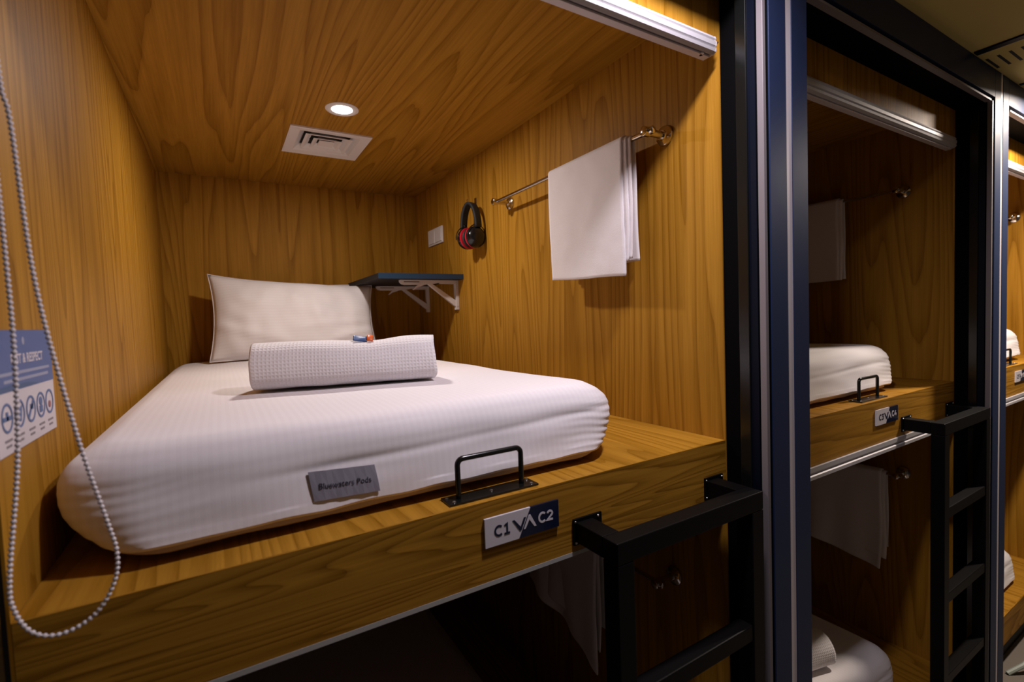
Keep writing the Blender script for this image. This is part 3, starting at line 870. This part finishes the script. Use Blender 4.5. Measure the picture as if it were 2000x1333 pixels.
def bunk_sign(loc, a, c, label):
    t = thing('bunk_sign', label, 'sign', loc, 'bunk number signs')
    # local: x across 0..0.157, z 0..-0.051, front at y = -0.004
    w, h = 0.157, 0.051
    yb, yf = -0.0005, -0.0045
    x_t, x_b = 0.094, 0.068          # diagonal split
    MB().prism([(0, -h), (x_b, -h), (x_t, 0), (0, 0)], 'Y', yb, yf).build('white_panel', 'sign_white', t)
    MB().prism([(x_b, -h), (w, -h), (w, 0), (x_t, 0)], 'Y', yb, yf).build('navy_panel', 'sign_navy', t)
    ux, uz = (1, 0, 0), (0, 0, 1)
    yt = yf - 0.0003
    glyphs(a, 0.0195, 'sign_navy', t, 0.0185, -0.0355, yf)
    glyphs(c, 0.0195, 'sign_white', t, 0.1110, -0.0345, yf)
    # chevron emblem: a V in navy and an inverted V in white, separated by the diagonal
    def poly(name, pts, mat):
        MB().prism(pts, 'Y', yf + 0.0002, yf - 0.0006).build(name, mat, t)
    sl = (x_t - x_b) / h
    dx = lambda z: x_b + (z + h) * sl      # split line
    zt, zb_ = -0.0150, -0.0370
    k = 0.0046
    xv = dx(zb_) - 0.0030
    poly('emblem', [(xv - 0.0125 - k, zt), (xv - 0.0125, zt), (xv, zb_ + 0.0070), (dx(zt) - 0.0030 - k * 0.9, zt), (dx(zt) - 0.0022, zt), (xv + 0.0012, zb_), (xv - 0.0022, zb_)], 'sign_navy')
    xt = dx(-0.0130) + 0.0035
    z1, z2 = -0.0130, -0.0365
    poly('emblem', [(xt - 0.0010, z1), (xt + 0.0026, z1), (xt + 0.0150, z2), (xt + 0.0150 - k, z2), (xt, z1 - 0.0085), (dx(z2) + 0.0030 + k * 0.8, z2), (dx(z2) + 0.0030, z2)], 'sign_white')
    return t
bunk_sign((0.585, 0, -0.0290), 'C1', 'C2', 'white and navy sign reading C1 C2 on the bunk edge')
bunk_sign((0.585 + P, 0, -0.0290), 'C3', 'C4', 'white and navy sign reading C3 C4 on the next bunk edge')
bunk_sign((0.585 + 2 * P - 0.02, 0, -0.0290), 'C5', 'C6', 'white and navy sign on the farthest bunk, cut by the picture edge')

# ================================================================== LADDERS
def ladder(loc, label):
    t = thing('bunk_ladder', label, 'ladder', loc, 'black ladders on the bunk edges')
    xa, xb, s = 0.802, 1.192, 0.020
    y0, y1 = -0.118, -0.080
    zt = -0.083
    zl = ZF + 0.0005
    for x in (xa, xb):
        b(x - s, x + s, y0, y1, zl, zt - 0.0405).build('stile', 'black', t, bevel=0.0015)
        b(x - s, x + s, y1 + 0.0002, -0.0052, zt - 0.040, zt).build('arm', 'black', t, bevel=0.0015)
        pl = b(x - 0.0255, x + 0.0455 if x == xa else x + 0.0400, -0.0050, -0.0004, zt - 0.046, zt + 0.006).build('wall_plate', 'black', t, bevel=0.0008)
        for (px, pz) in ((x - 0.0215, zt - 0.0405), (x - 0.0215, zt + 0.0005), (x + 0.035, zt + 0.0005), (x + 0.035, zt - 0.0405)):
            screw_at(pl, (px, -0.0050, pz), (0, -1, 0), 0.0025)
    b(xa - s, xb + s, y0, y1, zt - 0.0400, zt).build('top_rail', 'black', t, bevel=0.0020)
    for z in (-0.372, -0.665, -0.950, -1.225):
        b(xa + s, xb - s, y0 + 0.002, y1 - 0.002, z - 0.036, z).build('rung', 'black', t, bevel=0.0030)
    return t
la = ladder((0, 0, 0), 'black square-tube ladder hooked to the lit bunk below the C1 C2 sign')
clone(la, (P, 0, 0), 'black square-tube ladder beside the C3 C4 sign')

# ================================================================== ROLLER BLINDS
def blind(loc, label, chain):
    t = thing('roller_blind', label, 'roller blind', loc, 'rolled-up blinds above the bunks')
    pts = [(0.022, 0.9425), (0.022, 0.912), (0.016, 0.906), (-0.004, 0.905), (-0.011, 0.909), (-0.013, 0.915), (-0.010, 0.9175), (-0.013, 0.921), (-0.014, 0.930), (-0.010, 0.9335), (-0.012, 0.937), (-0.010, 0.9425)]
    MB().prism(pts, 'X', 0.016, W - 0.030).build('head_rail', 'alu', t)
    for x0 in (0.012, W - 0.0298):
        MB().prism([(p * 1.03, 0.924 + (z - 0.924) * 1.03) for (p, z) in pts], 'X', x0, x0 + 0.0035).build('end_cap', 'alu_light', t)
    MB().lathe([(0.007, 0), (0.007, 0.003), (0.004, 0.005)], (W - 0.06, 0.004, 0.905), (0, 0, -1), 14).build('clip', 'white_plastic', t, True)
    MB().prism([(0.000, 0.9045), (0.018, 0.9045), (0.018, 0.900), (0.000, 0.900)], 'X', 0.02, W - 0.034).build('bottom_bar', 'alu_light', t, bevel=0.001)
    if chain:
        key = [(.0330, -.030, .9030), (.0360, -.045, .70), (.0410, -.050, .5701), (.0459, -.05, .531), (.0548, -.05, .366), (.0773, -.05, .208), (.0960, -.05, .112), (.1030, -.05, .0715), (.0985, -.05, .0380), (.0800, -.05, .0080), (.0530, -.05, -.0030), (.0310, -.05, .0060), (.0185, -.05, .0330), (.0170, -.05, .0700), (.0300, -.05, .188), (.0345, -.05, .30), (.0340, -.05, .397), (.0325, -.05, .499), (.0290, -.045, .70), (.0270, -.030, .9030)]
        K = [Vector(p) for p in key]
        fine = []
        for i in range(len(K) - 1):
            p0, p1, p2, p3 = K[max(i - 1, 0)], K[i], K[i + 1], K[min(i + 2, len(K) - 1)]
            for k in range(24):
                u = k / 24
                fine.append(0.5 * ((2 * p1) + (p2 - p0) * u + (2 * p0 - 5 * p1 + 4 * p2 - p3) * u * u + (-p0 + 3 * p1 - 3 * p2 + p3) * u ** 3))
        fine.append(K[-1])
        ch = MB().tube(fine[::3], 0.0011, 6).build('bead_chain', 'bead', t, True)
        ic = bmesh.new(); bmesh.ops.create_icosphere(ic, subdivisions=2, radius=0.00245)
        me = bpy.data.meshes.new('bead'); ic.to_mesh(me); ic.free()
        me.polygons.foreach_set('use_smooth', [True] * len(me.polygons)); me.materials.append(M['bead'])
        acc, step, nxt = 0.0, 0.0056, 0.004
        rest = MB()
        for i in range(1, len(fine)):
            d = (fine[i] - fine[i - 1]).length
            while acc + d >= nxt:
                p = fine[i - 1].lerp(fine[i], (nxt - acc) / d)
                if p.z < 0.66:
                    o = bpy.data.objects.new('bead', me); COL.objects.link(o); o.location = p; o.parent = ch
                else:
                    n_ = len(rest.v)
                    rest.v += [tuple(v.co + p) for v in me.vertices]
                    rest.f += [tuple(n_ + q for q in f.vertices) for f in me.polygons]
                nxt += step
            acc += d
        rb = rest.build('upper_beads', 'bead', ch, True); rb['kind'] = 'stuff'
    return t
blind((0, 0, 0), 'rolled-up blind with aluminium rail and white bead chain over the lit bunk', True)
blind((P, 0, 0), 'rolled-up blind with aluminium rail over the bunk with the C3 C4 sign', False)
blind((2 * P, 0, 0), 'aluminium blind rail over the farthest upper bunk', False)

# ================================================================== HOUSE-RULES POSTER
t = thing('notice', 'blue and white quiet-rules notice with five round icons on the left wall', 'notice', (0, 0, 0))
y0, y1, z0, zm, z1 = 0.004, 0.219, 0.181, 0.2515, 0.3235
b(0.0003, 0.0018, y0, y1, z0, z1).build('card', 'poster_white', t)
bl = b(0.0018, 0.0021, y0, y1, zm, z1).build('blue_panel', 'poster_blue', t)
MB().prism([(y0, zm), (y1 - 0.06, zm + 0.0008), (y0 + 0.11, zm + 0.006), (y0 + 0.05, zm + 0.0075), (y0, zm + 0.006)], 'X', 0.0021, 0.0023).build('wave', 'poster_deep', bl)
Y_, Z_ = (0, 1, 0), (0, 0, 1)
text('print', 'REST & RESPECT', 0.0165, 'poster_white', bl, (0.0022, 0.118, 0.2830), Y_, Z_, 0.0004, 0.0001, 'CENTER')
for k, (a, e) in enumerate(((0.020, 0.203), (0.032, 0.196))):
    b(0.0021, 0.0023, a, e, 0.2700 - k * 0.0085, 0.2738 - k * 0.0085).build('text_line', 'poster_pale', bl)
MB().lathe([(0.005, 0), (0.005, 0.0003)], (0.0020, 0.105, 0.310), (1, 0, 0), 16).build('emblem', 'poster_pale', bl)
for k, yc in enumerate((0.034, 0.074, 0.115, 0.155, 0.193)):
    zc = 0.2225
    m = MB()
    ro, ri = 0.0172, 0.0142
    nn = 32
    rows = [[(0.0022, yc + r * math.cos(2 * math.pi * a / nn), zc + r * math.sin(2 * math.pi * a / nn)) for a in range(nn)] for r in (ro, ri)]
    m.grid(rows, wrap=True)
    ic = m.build('icon_ring', 'poster_icon', t, solid=0.0004)
    m = MB()
    if k == 0:
        m.box(0.0018, 0.0024, yc - 0.012, yc + 0.012, zc - 0.003, zc + 0.002); m.box(0.0018, 0.0024, yc - 0.003, yc + 0.003, zc - 0.003, zc + 0.007)
    elif k == 1:
        m.prism([(yc - 0.009, zc - 0.008), (yc + 0.004, zc - 0.010), (yc + 0.009, zc + 0.009), (yc - 0.003, zc + 0.006)], 'X', 0.0018, 0.0024)
    elif k == 2:
        m.prism([(yc - 0.012, zc - 0.009), (yc - 0.009, zc - 0.012), (yc + 0.012, zc + 0.009), (yc + 0.009, zc + 0.012)], 'X', 0.0018, 0.0024)
        m.box(0.0018, 0.0024, yc - 0.002, yc + 0.009, zc - 0.001, zc + 0.006)
    elif k == 3:
        m.lathe([(0.006, 0), (0.006, 0.0006)], (0.0018, yc, zc + 0.005), (1, 0, 0), 14); m.box(0.0018, 0.0024, yc - 0.006, yc + 0.006, zc - 0.010, zc - 0.001)
    else:
        m.lathe([(0.005, 0), (0.005, 0.0006)], (0.0018, yc, zc - 0.004), (1, 0, 0), 14)
    m.build('icon', 'poster_red' if k == 4 else 'poster_icon', ic)
    for q, (wd_, dz) in enumerate(((0.011, 0.0), (0.008, -0.0065))):
        b(0.0018, 0.0022, yc - wd_, yc + wd_, 0.1955 + dz, 0.1982 + dz).build('caption_line', 'poster_grey', t)

# ================================================================== HALLWAY LAMPS, GRILLE, CORD
def hall_lamp(x, y, label, watt, col):
    t = thing('hall_downlight', label, 'lamp', (x, y, ZC), 'hallway downlights')
    MB().lathe([(0.055, -0.0002), (0.075, -0.0002), (0.075, 0.002), (0.070, 0.005), (0.058, 0.006), (0.055, 0.003)], (0, 0, 0), (0, 0, -1), 40).build('trim_ring', 'vent_white', t, True)
    MB().lathe([(0.0549, 0.0003), (0.0549, 0.0025), (0.002, 0.0038)], (0, 0, 0), (0, 0, -1), 36).build('lens', 'hall_lens', t, True)
    ld = bpy.data.lights.new('hall_bulb', 'AREA'); ld.shape = 'DISK'; ld.size = 0.10; ld.energy = watt; ld.color = col; ld.spread = math.radians(164)
    lo = bpy.data.objects.new('hall_bulb', ld); COL.objects.link(lo); lo.location = (0, 0, -0.008); lo.parent = t
hall_lamp(0.93, -0.265, 'hallway ceiling downlight in front of the lit bunk', HALL_LAMP_W[0], (0.98, 0.90, 1.0))
hall_lamp(3.16, -0.33, 'hallway ceiling downlight in front of the farther bunks', HALL_LAMP_W[1], (1.0, 0.86, 0.74))

t = thing('ceiling_grille', 'slotted air grille with black borders in the hallway ceiling', 'grille', (2.47, -0.12, ZC))
b(0.0, 0.030, -0.95, 0.006, -0.006, -0.0004).build('border', 'black', t)
b(0.490, 0.510, -0.95, 0.006, -0.006, -0.0004).build('border', 'black', t)
b(0.0302, 0.4898, -0.95, 0.006, -0.003, -0.0004).build('panel', 'ceil', t)
me = None
for k in range(30):
    if me is None:
        o = b(0.100, 0.228, -0.004, 0.004, -0.0036, -0.0030).build('slot', 'dark_void', t); me = o.data
    else:
        o = bpy.data.objects.new('slot', me); COL.objects.link(o); o.parent = t
    o.location = (0, -0.0 - 0.0295 * k, 0)

pts = [(3.30, -0.02, -1.445), (3.36, -0.06, -1.405), (3.43, -0.09, -1.36), (3.52, -0.10, -1.33), (3.62, -0.09, -1.26), (3.70, -0.07, -1.20)]
tag(MB().tube(pts, 0.010, 8).build('cord', 'cord', None, True), 'pale cord hanging at the lower right edge before the farthest bunk', 'cord')
